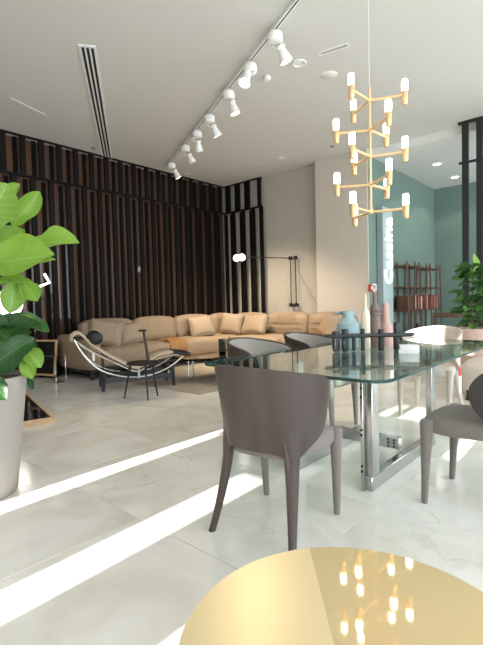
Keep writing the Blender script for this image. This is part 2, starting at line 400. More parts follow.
cb = B().rbox(-.2315, .2315, -.03, .03, .1, .175, .004, 1).obj('crossbar', 'steel', t)
for z in (.115, .138, .16):
    for dx in (-.04, .0):
        B().lathe([(0, 0), (.007, 0), (.007, .005), (0, .005)], 10, M=Matrix.Translation((.2+dx, -.03, z)) @ Matrix.Rotation(R_(90), 4, 'X')).obj('bolt', 'bolt', cb)

# ------------------------------------------------------------ dining chairs
WRAP = 119
def shell_pt(a, v, off):
    # a in -1..1 around the back, v 0..1 from lower to upper rim, off = inward offset
    th = R_(WRAP)*a; A = abs(a)
    zt = .825-.10*A**1.6; zb = .43-.035*math.exp(-((A-.40)/.14)**2)
    if A > .5: zb += .10*((A-.5)/.5)**1.2
    if A > .72:
        q = 1-math.sqrt(max(0, 1-((A-.72)/.28)**2)); zt -= .115*q; zb += .115*q
    z = zb+(zt-zb)*v
    g = (z-.4)/.4
    rx = (.238+.03*g)-off; ry = (.235+.055*g)-off
    x = rx*math.copysign(abs(math.sin(th))**.85, th); y = -ry*math.cos(th)+.0-.03*g*max(0, math.cos(th))
    return Vector((x, y, z))
def shell(o1, o2, na=64, nv=12, trim=0):
    b = B(); out = []; inn = []
    for i in range(na+1):
        a = -1+2*i/na; a *= (1-trim)
        c = [shell_pt(a, trim+(1-2*trim)*j/nv, o1) for j in range(nv+1)]
        d = [shell_pt(a, trim+(1-2*trim)*j/nv, o2) for j in range(nv+1)]
        out.append(c + list(reversed(d)))
    b.rings(out, True); return b
def leg(top, foot, prof, n=12):
    b = B(); Rg = []
    for z, wx, wy in prof:
        f = (z-foot[2])/(top[2]-foot[2]); c = Vector(foot).lerp(Vector(top), f)
        c.z = z
        Rg.append([c+Vector((wx*math.cos(q), wy*math.sin(q), 0)) for q in (2*math.pi*k/n for k in range(n))])
    return b.rings(Rg)
def rear_leg(s):
    b = B(); Rg = []; n = 14
    for i in range(11):
        v = i/10; z = .0+.60*v
        sp = shell_pt(s*.40*119/WRAP, max(0, (z-.38)/.42), .012+.012*max(0, (z-.43)/.17))
        ft = Vector((s*.222, -.25, 0))
        k = min(1, z/.47); kk = 1-(1-k)**1.55
        c = ft.lerp(Vector((sp.x, sp.y, 0)), kk); c.z = z
        th = R_(119)*s*.40; tx = Vector((math.cos(th), math.sin(th), 0)); nx = Vector((-math.sin(th), math.cos(th), 0))
        if z < .43: wt = .017+.022*(z/.43)**1.2; wn = .017+.011*(z/.43)
        else: wt = .039+.05*((z-.43)/.17)**1.2; wn = .028-.018*((z-.43)/.17)
        Rg.append([c+tx*wt*math.cos(q)+nx*wn*math.sin(q) for q in (2*math.pi*j/n for j in range(n))])
    return b.rings(Rg)
def seat_b():
    b = B(); Rg = []
    def outline(k, z):
        P = []
        for i in range(36):
            q = 2*math.pi*i/36; c, s_ = math.cos(q), math.sin(q)
            x = .243*math.copysign(abs(c)**.55, c); y = (.265 if s_ > 0 else .205)*math.copysign(abs(s_)**(.5 if s_ > 0 else .85), s_)+.01
            if y < .12: x *= 1-.16*min(1, (.12-y)/.2)
            zz = z - (.014*(abs(x)/.26)**3 if z > .43 else 0) - (.02*max(0, (y-.12)/.15)**2 if z > .43 else 0)
            P.append(Vector((x*k, y*k, zz)))
        return P
    for k, z in ((.90, .385), (.965, .39), (1, .41), (1, .445), (.985, .468), (.95, .478), (.8, .483), (.5, .486), (.15, .486)): Rg.append(outline(k, z))
    return b.rings(Rg)
def make_chair(label, outer, fab, loc, rz, wrap=119):
    global WRAP
    WRAP = wrap
    t = thing('dining_chair', label, 'chair', loc, rz, 'dining chairs around the glass table')
    shell(0, .016).obj('backrest', outer, t, 50)
    shell(.0165, .034, trim=.035).obj('inner_pad', fab, t, 50)
    seat_b().obj('seat', fab, t, 50)
    for s in (-1, 1):
        rear_leg(s).obj('leg', outer, t, 60)
        leg((s*.225, .215, .47), (s*.215, .235, 0), [(0, .015, .015), (.02, .017, .017), (.2, .023, .023), (.36, .029, .032), (.44, .034, .038), (.46, .03, .03)]).obj('leg', fab, t, 60)
    return t
c1 = make_chair('brown leather dining chair at the table head beside the gold table', 'leather_brown', 'fabric_grey', (-1.335, 1.735, 0), R_(6))
c3 = make_chair('dark leather dining chair with grey-brown seat, drawn up at the side without other chairs', 'leather_dark', 'fabric_grey', (-.60, 2.60, 0), R_(88), 92)
ca = make_chair('grey dining chair on the sofa side of the table, closer to the brown leather chair', 'leather_brown', 'fabric_light', (-2.12, 2.66, 0), R_(-90))
cb2 = make_chair('grey dining chair on the sofa side of the table, closer to the pale chair', 'leather_brown', 'fabric_light', (-2.08, 3.36, 0), R_(-88))
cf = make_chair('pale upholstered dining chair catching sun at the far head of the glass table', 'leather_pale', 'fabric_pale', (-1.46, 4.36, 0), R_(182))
q = at_z(465, 354, TZ-.017)-Vector((-1.40, 2.88, 0)); q.x -= .03
hang = B().rbox(q.x-.003, q.x, q.y-.025, q.y+.025, .44, .62, .001, 1).obj('price_tag', 'tag_white', tabl); hang['label'] = 'white tag with red top hanging under the glass'
B().rbox(q.x-.005, q.x+.002, q.y-.026, q.y+.026, .56, .621, .001, 1).obj('tag_stripe', 'red', hang)
B().tube([(q.x-.0015, q.y, .62), (q.x-.0015, q.y, TZ-.0165)], .0015, 5).obj('tag_string', 'tag_white', hang)

# ------------------------------------------------------------ round gold side table
GX, GY, GZ, GR = -.35, .68, .5, .318
g = thing('side_table', 'round polished gold side table standing by the brown leather chair', 'table', (GX, GY, 0))
e = math.atan2(_f.y, _f.x)
def segp(a0, a1, n=48): return [(GR*math.cos(a0+(a1-a0)*k/n), GR*math.sin(a0+(a1-a0)*k/n)) for k in range(n+1)]
split0 = at_z(310, 549, GZ)-Vector((GX, GY, GZ)); split1 = at_z(340, 668, GZ)-Vector((GX, GY, GZ))
dv = (split1-split0).normalized(); pp = split0
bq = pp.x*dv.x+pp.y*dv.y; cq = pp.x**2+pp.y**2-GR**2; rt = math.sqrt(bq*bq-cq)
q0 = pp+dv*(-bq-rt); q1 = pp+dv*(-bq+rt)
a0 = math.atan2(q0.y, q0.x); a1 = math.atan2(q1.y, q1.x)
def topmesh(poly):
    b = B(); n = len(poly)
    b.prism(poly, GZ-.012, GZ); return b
left = segp(a0, a1 if a1 > a0 else a1+2*math.pi); right = segp(a1, a0 if a0 > a1 else a0+2*math.pi)  # top split in two tones, one part paler and rougher
topmesh(left).obj('pale_top_part', 'brass_pale', g, 30)['label'] = 'paler, rougher gold part of the round top'
topmesh(right).obj('polished_top_part', 'brass', g, 30)['label'] = 'mirror polished gold part of the round top'
B().lathe([(0, 0), (GR-.004, 0), (GR-.002, .004), (GR-.002, .02), (0, .02)], 64, (0, 0, GZ-.0325)).obj('rim', 'brass_side', g)
B().lathe([(.0, 0), (.17, 0), (.17, .012), (.03, .02), (.026, .05), (.026, .4), (.05, GZ-.034), (0, GZ-.034)], 40).obj('pedestal', 'brass_side', g)

# ------------------------------------------------------------ chandelier
CH = Vector((-1.42, 3.015, 0))
ch = thing('chandelier', 'gold branching chandelier with glowing white tubes over the glass table', 'chandelier', (CH.x, CH.y, 1.7))
HZ = [2.514, 2.308, 2.124, 1.925, 1.733]; A0 = R_(25.5); AR = .234
B().tube([(0, 0, 1.715-1.7), (0, 0, 2.60-1.7)], .0085, 12).obj('stem', 'gold_lamp', ch)
B().tube([(0, 0, .9), (0, 0, H-1.7-.02)], .0016, 6).obj('cable', 'lamp_white', ch)
B().lathe([(0, 0), (.05, 0), (.055, .02), (0, .02)], 24, (0, 0, H-1.7-.02)).obj('ceiling_rose', 'lamp_white', ch)
holder = B().lathe([(0, -.068), (.0155, -.068), (.018, -.064), (.0225, .022), (.021, .024), (0, .024)], 18).mesh('holder', 'gold_lamp')
bulb = B().lathe([(0, .0245), (.018, .0245), (.0205, .03), (.0215, .06), (.021, .096), (.018, .102), (0, .103)], 18).mesh('bulb', 'bulb')
arm = B().tube([(0, 0, -.004), (AR-.014, 0, 0)], .0095, 10).mesh('arm', 'gold_lamp')
hub = B().lathe([(0, -.016), (.013, -.016), (.015, 0), (.013, .016), (0, .016)], 14).mesh('hub', 'gold_lamp')
for i, hz in enumerate(HZ):
    z = hz-1.7; inst('hub', hub, ch, (0, 0, z))
    for q in range(3):
        a = A0+R_(120*q+(0 if i % 2 == 0 else 180))
        x, y = AR*math.cos(a), AR*math.sin(a)
        inst('arm', arm, ch, (0, 0, z), (0, 0, a)); inst('holder', holder, ch, (x, y, z)); inst('bulb', bulb, ch, (x, y, z))

# ------------------------------------------------------------ track and spotlights
ta, tb = at_z(299, -5, H), at_z(169, 163, H)
tl = (tb-ta); ex = tl.normalized(); tang = math.atan2(ex.y, ex.x)
ta2 = ta-ex*1.4
L_ = (tb-ta2).length+.12
tr = thing('ceiling_track', 'long white lighting track running across the ceiling', 'track', (ta2.x, ta2.y, H), tang)
B().box(0, L_, -.022, .022, -.035, 0).obj('housing', 'lamp_white', tr, 0)
B().box(.01, L_-.01, -.006, .006, -.0362, -.0352).obj('groove', 'vent_dark', tr, 0)
names = ['beside the ceiling speaker rings', 'pointing back down the track', 'third along the track', 'fourth along the track', 'midway to the slatted wall', 'second from the slatted wall', 'beside the slatted wall corner']
spots = [((275, 26), (279, 56)), ((249, 58), (243, 82)), ((228, 86), (231, 113)), ((209, 111), (214, 132)), ((197, 127), (196, 145)), ((186, 142), (191, 160)), ((172, 160), (177, 176))]
yoke = B().tube([(0, 0, -.036), (0, 0, -.07)], .012, 10).mesh('stem', 'lamp_white')
bodym = B().lathe([(0, -.165), (.05, -.165), (.068, -.158), (.074, -.14), (.074, -.085), (.066, -.07), (0, -.068)], 24).mesh('body', 'lamp_white')
headm = B().lathe([(0, .025), (.04, .025), (.046, .018), (.046, 0), (.036, -.008), (.066, -.13), (.063, -.132), (.054, -.115), (0, -.115)], 24).mesh('head', 'lamp_white')
lensm = B().lathe([(0, -.1165), (.05, -.1165), (.05, -.118), (0, -.118)], 20).mesh('lens', 'lamp_lens')
brk = B().tube([(.04, 0, -.13), (.055, 0, -.17), (.05, -.04, -.21)], .011, 8).mesh('bracket', 'lamp_white')
lat = Vector((CR.x, CR.y, 0)).normalized(); fw = Vector((CF.x, CF.y, 0)).normalized()
tilt = [(.45, .15), (-.3, -.45), (.3, .1), (.45, .3), (.05, .5), (.45, .35), (.5, .2)]
for (pa, pb), nm, (tl_, tf_) in zip(spots, names, tilt):
    p = at_z(pa[0], pa[1], H); p = ta+ex*((p-ta).dot(ex))
    s = thing('track_spotlight', 'white track spotlight '+nm, 'spotlight', (p.x, p.y, H), 0, 'spotlights on the ceiling track')
    inst('stem', yoke, s); inst('body', bodym, s)
    d = (Vector((0, 0, -1))+lat*tl_+fw*tf_).normalized()
    a = math.atan2(d.y, d.x)
    inst('bracket', brk, s, (0, 0, 0), (0, 0, a+R_(90)))
    M = aim(d); hd = inst('head', headm, s, (d.x*.14, d.y*.14, -.205)); hd.rotation_euler = M.to_euler()
    ln = inst('lens', lensm, hd)
    l = bpy.data.lights.new('spot', 'SPOT'); l.energy = 150 if pa[0] > 200 else 260; l.color = (1, .82, .60); l.spot_size = R_(75); l.spot_blend = .8; l.shadow_soft_size = .05
    lo_ = bpy.data.objects.new('spot_beam', l); COL.objects.link(lo_); lo_.parent = s; lo_.location = Vector((d.x*.14, d.y*.14, -.205))+d*.15; lo_.rotation_euler = M.to_euler()

# ------------------------------------------------------------ ceiling fittings
def disc(name, px, py, r, label, cat, ring=False, z=H):
    p = at_z(px, py, z); t = thing(name, label, cat, (p.x, p.y, z))
    B().lathe([(0, -.001), (r*.7, -.001), (r*.72, -.012), (r*.95, -.012), (r, -.004), (r, 0), (0, 0)] if ring else [(0, -.006), (r*.9, -.006), (r, 0), (0, 0)], 32).obj('trim_ring', 'lamp_white', t)
    if ring: B().lathe([(0, -.008), (r*.45, -.008), (r*.5, -.0012), (0, -.0012)], 24).obj('centre_cap', 'lamp_white', t)
    return t
disc('ceiling_speaker', 299, 63, .085, 'round white ceiling speaker ring beside the lighting track', 'speaker', True)
disc('access_cover', 329, 75, .1, 'flat white round cover on the ceiling near the chandelier cable', 'cover')
disc('access_cover', 281, 158, .085, 'flat white round cover on the ceiling near the beige wall', 'cover')
disc('access_cover', 187, 174, .085, 'flat white round cover on the ceiling by the slatted corner', 'cover')
p = at_z(267, 76, H); t = thing('smoke_detector', 'small white smoke detector on the ceiling by the track', 'detector', (p.x, p.y, H))
B().lathe([(0, -.05), (.03, -.05), (.042, -.04), (.045, -.02), (0, -.02)], 24).obj('sensor', 'lamp_white', t)
B().lathe([(0, -.0199), (.03, -.0199), (.03, 0), (0, 0)], 24).obj('base', 'lamp_white', t)
for px, py, nm in ((332, 146, 'beside the beige wall panel'), (93, 148, 'beside the long air slot')):
    p = at_z(px, py, H); t = thing('sprinkler', 'tiny sprinkler head in the ceiling '+nm, 'sprinkler', (p.x, p.y, H))
    B().lathe([(0, -.03), (.012, -.03), (.012, -.008), (0, -.008)], 12).obj('nozzle', 'steel', t)
    B().lathe([(0, -.0079), (.035, -.0079), (.04, 0), (0, 0)], 20).obj('plate', 'pot_grey', t)
for (x0, y0, x1, y1, nm) in ((319, 54, 349, 44, 'beside the chandelier cable'), (256, 164, 271, 160, 'above the slatted corner')):
    a, b = at_z(x0, y0, H), at_z(x1, y1, H); d = b-a
    t = thing('slot_diffuser', 'short white slot diffuser in the ceiling '+nm, 'vent', (a.x, a.y, H), math.atan2(d.y, d.x)); Ld = d.length
    B().box(0, Ld, -.035, -.018, -.008, 0).box(0, Ld, .018, .035, -.008, 0).box(0, .02, -.0179, .0179, -.008, 0).box(Ld-.02, Ld, -.0179, .0179, -.008, 0).obj('frame', 'lamp_white', t, 0)
    B().box(.0201, Ld-.0201, -.0178, .0178, -.003, -.0005).obj('slot', 'pot_grey', t, 0)
# long three-slot air vent
a, b = at_z(87, 45, H), at_z(107.5, 158.5, H); d = b-a
t = thing('air_vent', 'long cream linear air vent with three dark slots', 'vent', (a.x, a.y, H), math.atan2(d.y, d.x)); Ld = d.length; W = .088
fr = B()
for y0, y1 in ((-W, -.062), (-.034, -.014), (.014, .034), (.062, W)): fr.box(0, Ld, y0, y1, -.012, 0)
fr.box(-.0, .03, -.062, .062, -.0119, 0).obj('frame', 'box_white', t, 0)
for y0, y1 in ((-.0619, -.0341), (-.0139, .0139), (.0341, .0619)): B().box(.0301, Ld, y0, y1, -.004, -.0005).obj('slot', 'vent_dark', t, 0)
a, b = at_z(11, 98, H), at_z(46, 115, H); d = b-a
t = B().box(0, d.length, -.008, .008, -.006, 0).obj('ceiling_strip', 'box_white', None, 0); t.location = (a.x, a.y, H); t.rotation_euler = (0, 0, math.atan2(d.y, d.x))
tag(t, 'thin white strip set into the ceiling over the slatted wall', 'strip')
for px, py, nm in ((437, 164, 'closer to the lighting soffit'), (455, 177, 'closer to the green corner')):
    p = at_z(px, py, HG); t = thing('downlight', 'recessed ceiling downlight in the green room '+nm, 'downlight', (p.x, p.y, HG), 0, 'downlights in the green room')
    B().lathe([(.07, -.001), (.075, -.01), (.1, -.01), (.105, 0), (.07, 0)], 28).obj('trim_ring', 'lamp_white', t)
    B().lathe([(0, -.004), (.068, -.004), (.068, -.001), (0, -.001)], 24).obj('lens', 'downlight_lens', t)
    l = bpy.data.lights.new('down', 'SPOT'); l.energy = 22; l.color = (1, .9, .75); l.spot_size = R_(110); l.shadow_soft_size = .06
    lo_ = bpy.data.objects.new('down_beam', l); COL.objects.link(lo_); lo_.parent = t; lo_.location = (0, 0, -.03)

# ------------------------------------------------------------ wall lamp with two globes
jx = at_y(289, 258, 7.5); jx2 = at_y(294, 258, 7.5); jb = at_y(290, 305, 7.5)
wlm = thing('wall_lamp', 'black swing-arm wall lamp with two white globes above the sofa', 'lamp', (jx.x, YB, jb.z))
O = Vector((jx.x, YB, jb.z)); dz = jx.z-jb.z
for i, x in enumerate((0, .125)):
    B().tube([(x, -.08, 0), (x, -.08, dz)], .011, 10).obj('rod', 'black_metal', wlm)
    for z in (0, dz):
        B().rbox(x-.032, x+.032, -.112, -.05, z-.035, z+.035, .004, 1).obj('joint', 'black_metal', wlm)
    B().tube([(x, -.05, 0), (x, 0, 0)], .016, 10).obj('wall_mount', 'black_metal', wlm)
gl = at_d(241.5, 257.5, (jx-CC).dot(CF)*.93); gl = gl-O
B().tube([(0, -.08, dz), (gl.x+.08, gl.y, gl.z)], .009, 8).obj('arm', 'black_metal', wlm)
for dxx in (0, -.135):
    s = B()
    s.lathe([(max(.0005, .066*math.sin(R_(180*k/14))), -.066*math.cos(R_(180*k/14))) for k in range(15)], 24, (gl.x+dxx+.01, gl.y, gl.z)); s.obj('globe', 'globe', wlm)
B().tube([(.16, -.045, dz*.72), (.3, -.02, dz*.45), (.55, -.01, .05), (.66, -.01, -.25), (.68, -.01, -.9)], .004, 6).obj('cord', 'pot_grey', wlm)

# ------------------------------------------------------------ rug
rug = B().rbox(-6.3, -3.95, 3.64, 6.2, 0.0005, .008, .003, 1).obj('rug', 'rug', None, 0)
tag(rug, 'plain sand coloured flat rug under the coffee table', 'rug')

# ------------------------------------------------------------ sofa
SX0, SX1 = -7.04, -6.0; SY0, SYc, SY1 = 3.35, 6.38, 7.44; SXE = -3.62
sofa = thing('corner_sofa', 'long tan leather corner sofa along the slatted walls', 'sofa', (SX1, SY0, 0))
def S(b, name, m, parent=sofa, sm=50):
    o = b.obj(name, m, parent, sm); return o
Mo = Matrix.Translation((-SX1, -SY0, 0))
def cu(cx, cy, cz, sx, sy, sz, r=.07, puff=.1, rot=None):
    M = Mo @ Matrix.Translation((cx, cy, cz))
    if rot: M = M @ Euler(rot).to_matrix().to_4x4()
    return B().cushion(sx, sy, sz, r, puff, 8, M)
# plinth and feet
S(B().rbox(SX0+.05, SX1-.08, SY0+.06, SY1-.05, .10, .16, .01, 1, Mo), 'base_frame', 'black_wood')
S(B().rbox(SX1-.079, SXE-.08, SYc+.08, SY1-.05, .10, .16, .01, 1, Mo), 'base_frame', 'black_wood')
for x, y in ((SX1-.12, SY0+.1), (SX0+.1, SY0+.1), (SX1-.12, 4.9), (SX1-.12, SYc+.1), (-4.8, SYc+.14), (SXE-.14, SYc+.14), (SXE-.14, SY1-.12), (SX0+.1, SY1-.12)):
    S(B().rbox(x-.025, x+.025, y-.025, y+.025, .009 if (-6.35 < x < -3.9 and 3.6 < y < 6.25) else 0, .0995, .004, 1, Mo), 'foot', 'black_wood')
# seats
ys = [3.58, 5.0, SYc]
for a, b in zip(ys, ys[1:]):
    S(cu(-6.42, (a+b)/2, .315, .84, b-a-.01, .30, .08, .10), 'seat_cushion', 'sofa_leather')
S(cu(-6.49, 6.9, .315, .98, 1.03, .30, .08, .10), 'seat_cushion', 'sofa_leather')
xsn = [-6.0, -4.82, SXE-.02]
for a, b in zip(xsn, xsn[1:]):
    S(cu((a+b)/2, 6.80, .315, b-a-.01, .84, .30, .08, .10), 'seat_cushion', 'sofa_leather')
# arm at the near end and back panels
S(cu((SX0+SX1)/2, SY0+.11, .41, SX1-SX0, .21, .50, .05, .05), 'armrest', 'sofa_leather')
S(cu(SX0+.10, (SY0+SY1)/2, .42, .18, SY1-SY0-.02, .52, .05, .02), 'back_panel', 'sofa_leather')
S(cu((SX0+SXE)/2, SY1-.10, .42, SXE-SX0-.02, .18, .52, .05, .02), 'back_panel', 'sofa_leather')
yb = [3.62, 4.62, 5.58, 6.55]
for a, b in zip(yb, yb[1:]):
    S(cu(-6.75, (a+b)/2, .66, .27, b-a-.02, .42, .09, .10, (0, R_(-8), 0)), 'back_cushion', 'sofa_leather')
xb = [-6.55, -5.62, -4.62, -3.68]
for a, b in zip(xb, xb[1:]):
    S(cu((a+b)/2, 7.15, .66, b-a-.02, .27, .42, .09, .10, (R_(-8), 0, 0)), 'back_cushion', 'sofa_leather')
S(cu(-6.74, 6.86, .66, .28, .6, .42, .09, .1, (0, R_(-6), 0)), 'back_cushion', 'sofa_leather')
# creases on the back cushions (stitched seam rolls)
for a, b in zip(xb, xb[1:]):
    for zz in (.62, .72):
        S(B().tube([((a+.1)-SX1, 6.985+(zz-.66)*.14-SY0, zz), ((a+b)/2-SX1, 6.963+(zz-.66)*.14-SY0, zz), ((b-.1)-SX1, 6.985+(zz-.66)*.14-SY0, zz)], .006, 6), 'seam', 'sofa_leather')
# loose pillows
def pillow(p, sx, sz, rot, label, m='pillow_leather', th=.17):
    t = thing('pillow', label, 'pillow', p); t.rotation_euler = rot
    b = B().cushion(sx, sz, th, .07, .22, 10, Matrix.Rotation(R_(90), 4, 'X') @ Matrix.Translation((0, sz/2, 0)), .10); b.obj('cover', 'pillow_leather', t, 60)
    P = [(x*.93*sx/2, 0, sz/2+z*.93*sz/2) for x, z in ((-1, -1), (1, -1), (1, 1), (-1, 1), (-1, -1))]
    B().tube(P, .009, 6).obj('piping', 'piping_dark' if m != 'pillow_leather' else m, t)
    return t
pillow((-6.36, 3.80, .475), .56, .44, (R_(-20), R_(10), R_(50)), 'tan leather pillow tucked against the near sofa arm')
pillow((-6.24, 4.30, .475), .48, .38, (R_(-26), R_(-5), R_(80)), 'square tan pillow leaning just past the arm pillow')
pillow((-6.24, 5.90, .475), .52, .42, (R_(-24), R_(-5), R_(70)), 'tan pillow with dark edge leaning on the left sofa run', 'throw_leather')
pillow((-6.22, 6.62, .475), .50, .44, (R_(-16), R_(6), R_(20)), 'tan pillow in the sofa corner, the more upright of two')
pillow((-5.66, 6.66, .475), .64, .42, (R_(-26), R_(-3), R_(-6)), 'wide creased tan pillow beside the sofa corner')
pillow((-4.02, 6.66, .475), .52, .42, (R_(-26), R_(12), R_(-38)), 'tan pillow with dark edge at the far sofa end', 'throw_leather')
th = thing('leather_throw', 'orange-brown leather throw draped over the sofa seat', 'throw', (-6.02, 5.05, 0))
b = B(); Rg = []
prof = [(-.42, .505), (-.3, .512), (-.15, .51), (-.04, .492), (.012, .455), (.03, .40), (.034, .33), (.036, .27)]
for i in range(9):
    y = -.19+.38*i/8
    Rg.append([Vector((x+.006*math.sin(i*1.4), y+.03*(k/8), z+.006*math.sin(i*1.9+k))) for k, (x, z) in enumerate(prof)] + [Vector((x-.012+.006*math.sin(i*1.4), y+.03*(k/8), z-.008+.006*math.sin(i*1.9+k))) for k, (x, z) in reversed(list(enumerate(prof)))])
b.rings(Rg); b.obj('hide', 'throw_leather', th, 60)

# ------------------------------------------------------------ chaise longue
cang = math.atan2(.895, .446)
chs = thing('chaise_longue', 'curved chrome chaise longue with cream mattress and black neck roll', 'chaise', (-5.099, 3.003, 0), cang)
CWD = .50     # local: x along the length, +y away from the viewer
def spl(P, n=40):
    out = []
    Q = [P[0]]+list(P)+[P[-1]]
    for i in range(len(P)-1):
        for k in range(n//(len(P)-1)+1):
            t_ = k/(n//(len(P)-1)+1); a, b, c, d = (Vector(q) for q in Q[i:i+4])
            out.append(.5*((2*b)+(c-a)*t_+(2*a-5*b+4*c-d)*t_**2+(3*b-a-3*c+d)*t_**3))
    out.append(Vector(P[-1])); return out
tubeP = [(-.31, .70), (-.24, .56), (-.15, .43), (-.015, .30), (.167, .215), (.38, .17), (.616, .175), (.82, .235), (.96, .31), (1.08, .40)]
for yy in (.02, CWD-.02):
    B().tube([(p.x, yy, p.y) for p in spl([(a, b) for a, b in tubeP])], .013, 10).obj('rocker_tube', 'chrome', chs)
frameP = [(-.32, .70), (-.12, .54), (.12, .40), (.44, .235), (.60, .30), (.76, .385), (.96, .42), (1.03, .41)]
for yy in (.055, CWD-.055):
    B().tube([(p.x, yy, p.y) for p in spl(frameP)], .010, 8).obj('seat_tube', 'chrome', chs)
mp = spl([(-.335, .68), (-.325, .735), (-.24, .765), (-.10, .62), (.10, .465), (.30, .345), (.455, .275), (.60, .345), (.76, .43), (.95, .455)], 60)
b = B(); Rg = []
for i, p in enumerate(mp):
    q = mp[min(i+1, len(mp)-1)]-mp[max(i-1, 0)]; nrm = Vector((-q.y, q.x)).normalized(); t2 = .022
    hi, lw = p+nrm*t2, p-nrm*t2*.5
    Rg.append([Vector((lw.x, .035, lw.y)), Vector((lw.x, CWD-.035, lw.y)), Vector((p.x, CWD-.02, p.y)), Vector((hi.x, CWD-.045, hi.y)), Vector((hi.x, .045, hi.y)), Vector((p.x, .02, p.y))])
b.rings(Rg); mt = b.obj('mattress', 'chaise_canvas', chs, 60)
B().lathe([(0, -.235), (.06, -.235), (.082, -.22), (.088, -.18), (.088, .18), (.082, .22), (.06, .235), (0, .235)], 24, M=Matrix.Translation((-.045, CWD/2, .70)) @ Matrix.Rotation(R_(90), 4, 'X')).obj('neck_roll', 'black_leather', chs)
for yy in (.05, CWD-.05): B().tube([(-.10, yy, .715), (-.22, yy, .70), (-.315, yy, .70)], .012, 8).obj('roll_strap', 'black_leather', chs)
fo = B(); fo.cushion(.30, .40, .05, .02, .1, 6, Matrix.Translation((1.06, CWD/2, .435)) @ Matrix.Rotation(R_(8), 4, 'Y')); fo.obj('foot_pad', 'black_leather', chs, 60)
for yy in (.03, CWD-.03):
    for xx in (.02, .945):
        l = leg((xx+(.02 if xx < .5 else -.02), yy, .262), (xx, yy, .009), [(.009, .022, .022), (.1, .026, .024), (.2605, .034, .026)], 4).obj('leg', 'charcoal_base', chs, 30)
    B().rbox(.05, .915, yy-.018, yy+.018, .115, .185, .004, 1).obj('side_beam', 'charcoal_base', chs)
for xx in (.03, .935): B().rbox(xx-.018, xx+.018, .045, CWD-.045, .19, .225, .004, 1).obj('cross_beam', 'charcoal_base', chs)
B().rbox(-.10, -.07, -.004, .001, .42, .52, .001, 1).obj('price_tag', 'tag_white', chs)

# ------------------------------------------------------------ small three-legged stool chair
st = thing('stool', 'small black three-legged stool with a single tall back post', 'stool', (-4.33, 3.10, 0))
B().lathe([(0, -.012), (.17, -.012), (.195, -.006), (.198, .004), (.185, .012), (.15, .008), (0, .006)], 36, (0, 0, .43)).obj('seat', 'black_wood', st)
f1 = Vector((-4.64+4.33, 0, 0)); 
for fx, fy in ((-.22, -.13), (.10, -.02), (-.02, .21)):
    B().tube([(fx, fy, 0), (fx*.62, fy*.62, .42)], [.009, .014], 8).obj('leg', 'black_wood', st)
B().tube([(-.03, .10, .43), (-.10, .10, .76), (-.11, .10, .80)], [.017, .015, .013], 8).obj('back_post', 'black_wood', st)
B().tube([(-.15, .06, .805), (-.08, .12, .805)], .013, 8).obj('back_bar', 'black_wood', st)
B().rbox(.03, .065, -.10, -.096, .27, .40, .001, 1).obj('price_tag', 'tag_white', st)

# ------------------------------------------------------------ coffee table and things on it
ct = thing('coffee_table', 'low black coffee table with chrome hoop legs in front of the sofa', 'table', (-4.45, 4.7, .008))
B().rbox(-.5, .5, -.58, .6, .30, .325, .008, 2).obj('top', 'black_glass', ct)
for x, y in ((-.40, -.4), (.40, -.4), (-.40, .42), (.40, .42)):
    B().tube([(x-.05, y, .2995), (x-.05, y, .05), (x-.03, y, .012), (x+.03, y, .012), (x+.05, y, .05), (x+.05, y, .2995)], .011, 8).obj('hoop_leg', 'chrome', ct)
zt = .008+.325
sp_ = thing('box_speaker', 'upright black box standing on the coffee table', 'box', at_z(222.5, 352, zt), R_(40))
B().rbox(-.055, .055, -.05, .05, 0, .21, .006, 2).obj('cabinet', 'black_glass', sp_)
B().rbox(-.048, .048, -.0535, -.0502, .01, .19, .001, 1).obj('front_grille', 'black_leather', sp_)
bo = thing('bottle', 'dark amber bottle standing on the coffee table by the black box', 'bottle', at_z(229.5, 349.5, zt))
B().lathe([(0, 0), (.035, 0), (.037, .01), (.037, .12), (.028, .15), (.012, .175), (.011, .22), (0, .22)], 20).obj('body', 'bottle_amber', bo)
B().lathe([(0, .2205), (.013, .2205), (.013, .245), (0, .245)], 14).obj('cap', 'gold_lamp', bo)
cp = thing('cup', 'small pale blue cup on the coffee table', 'cup', at_z(247, 346.5, zt))
B().lathe([(0, 0), (.035, 0), (.045, .01), (.05, .1), (.046, .1), (.042, .015), (0, .012)], 24).obj('bowl', 'cup_blue', cp)
B().tube([(.047, 0, .08), (.075, 0, .075), (.078, 0, .04), (.045, 0, .03)], .006, 8).obj('handle', 'cup_blue', cp)
vs = thing('bottle', 'slim cream bottle beside the amber bottle on the coffee table', 'bottle', at_z(234, 349, zt))
B().lathe([(0, 0), (.022, 0), (.025, .01), (.026, .08), (.012, .11), (.010, .15), (0, .15)], 18).obj('body', 'vase_cream', vs)

# ------------------------------------------------------------ framed panel, low platform, wire stand, lamp at the left
a = at_z(54, 377.5, .05); b_ = at_z(20, 382, .05)
dpx = (b_-a); dpx.z = 0
q = at_z(55, 379, 0)
fp = thing('framed_panel', 'black panel in a pale oak frame standing beside the sofa arm', 'panel', (q.x, q.y, 0), 0)
ang = R_(200)
fp.rotation_euler = (0, 0, R_(22))
WP, HP = .72, .56
lean = Matrix.Rotation(R_(-8), 4, 'X')
B().rbox(-WP+.03, -.03, -.004, .012, .075, HP+.02, .002, 1, lean).obj('board', 'black_leather', fp)
for nm, bx in (('frame_rail', (-WP, 0, .045, .075)), ('frame_rail', (-WP, 0, HP+.02, HP+.05)), ('frame_stile', (-WP, -WP+.03, .0751, HP+.0199)), ('frame_stile', (-.03, 0, .0751, HP+.0199))):
    B().rbox(bx[0], bx[1], -.016, .016, bx[2], bx[3], .003, 1, lean).obj(nm, 'oak_edge', fp)
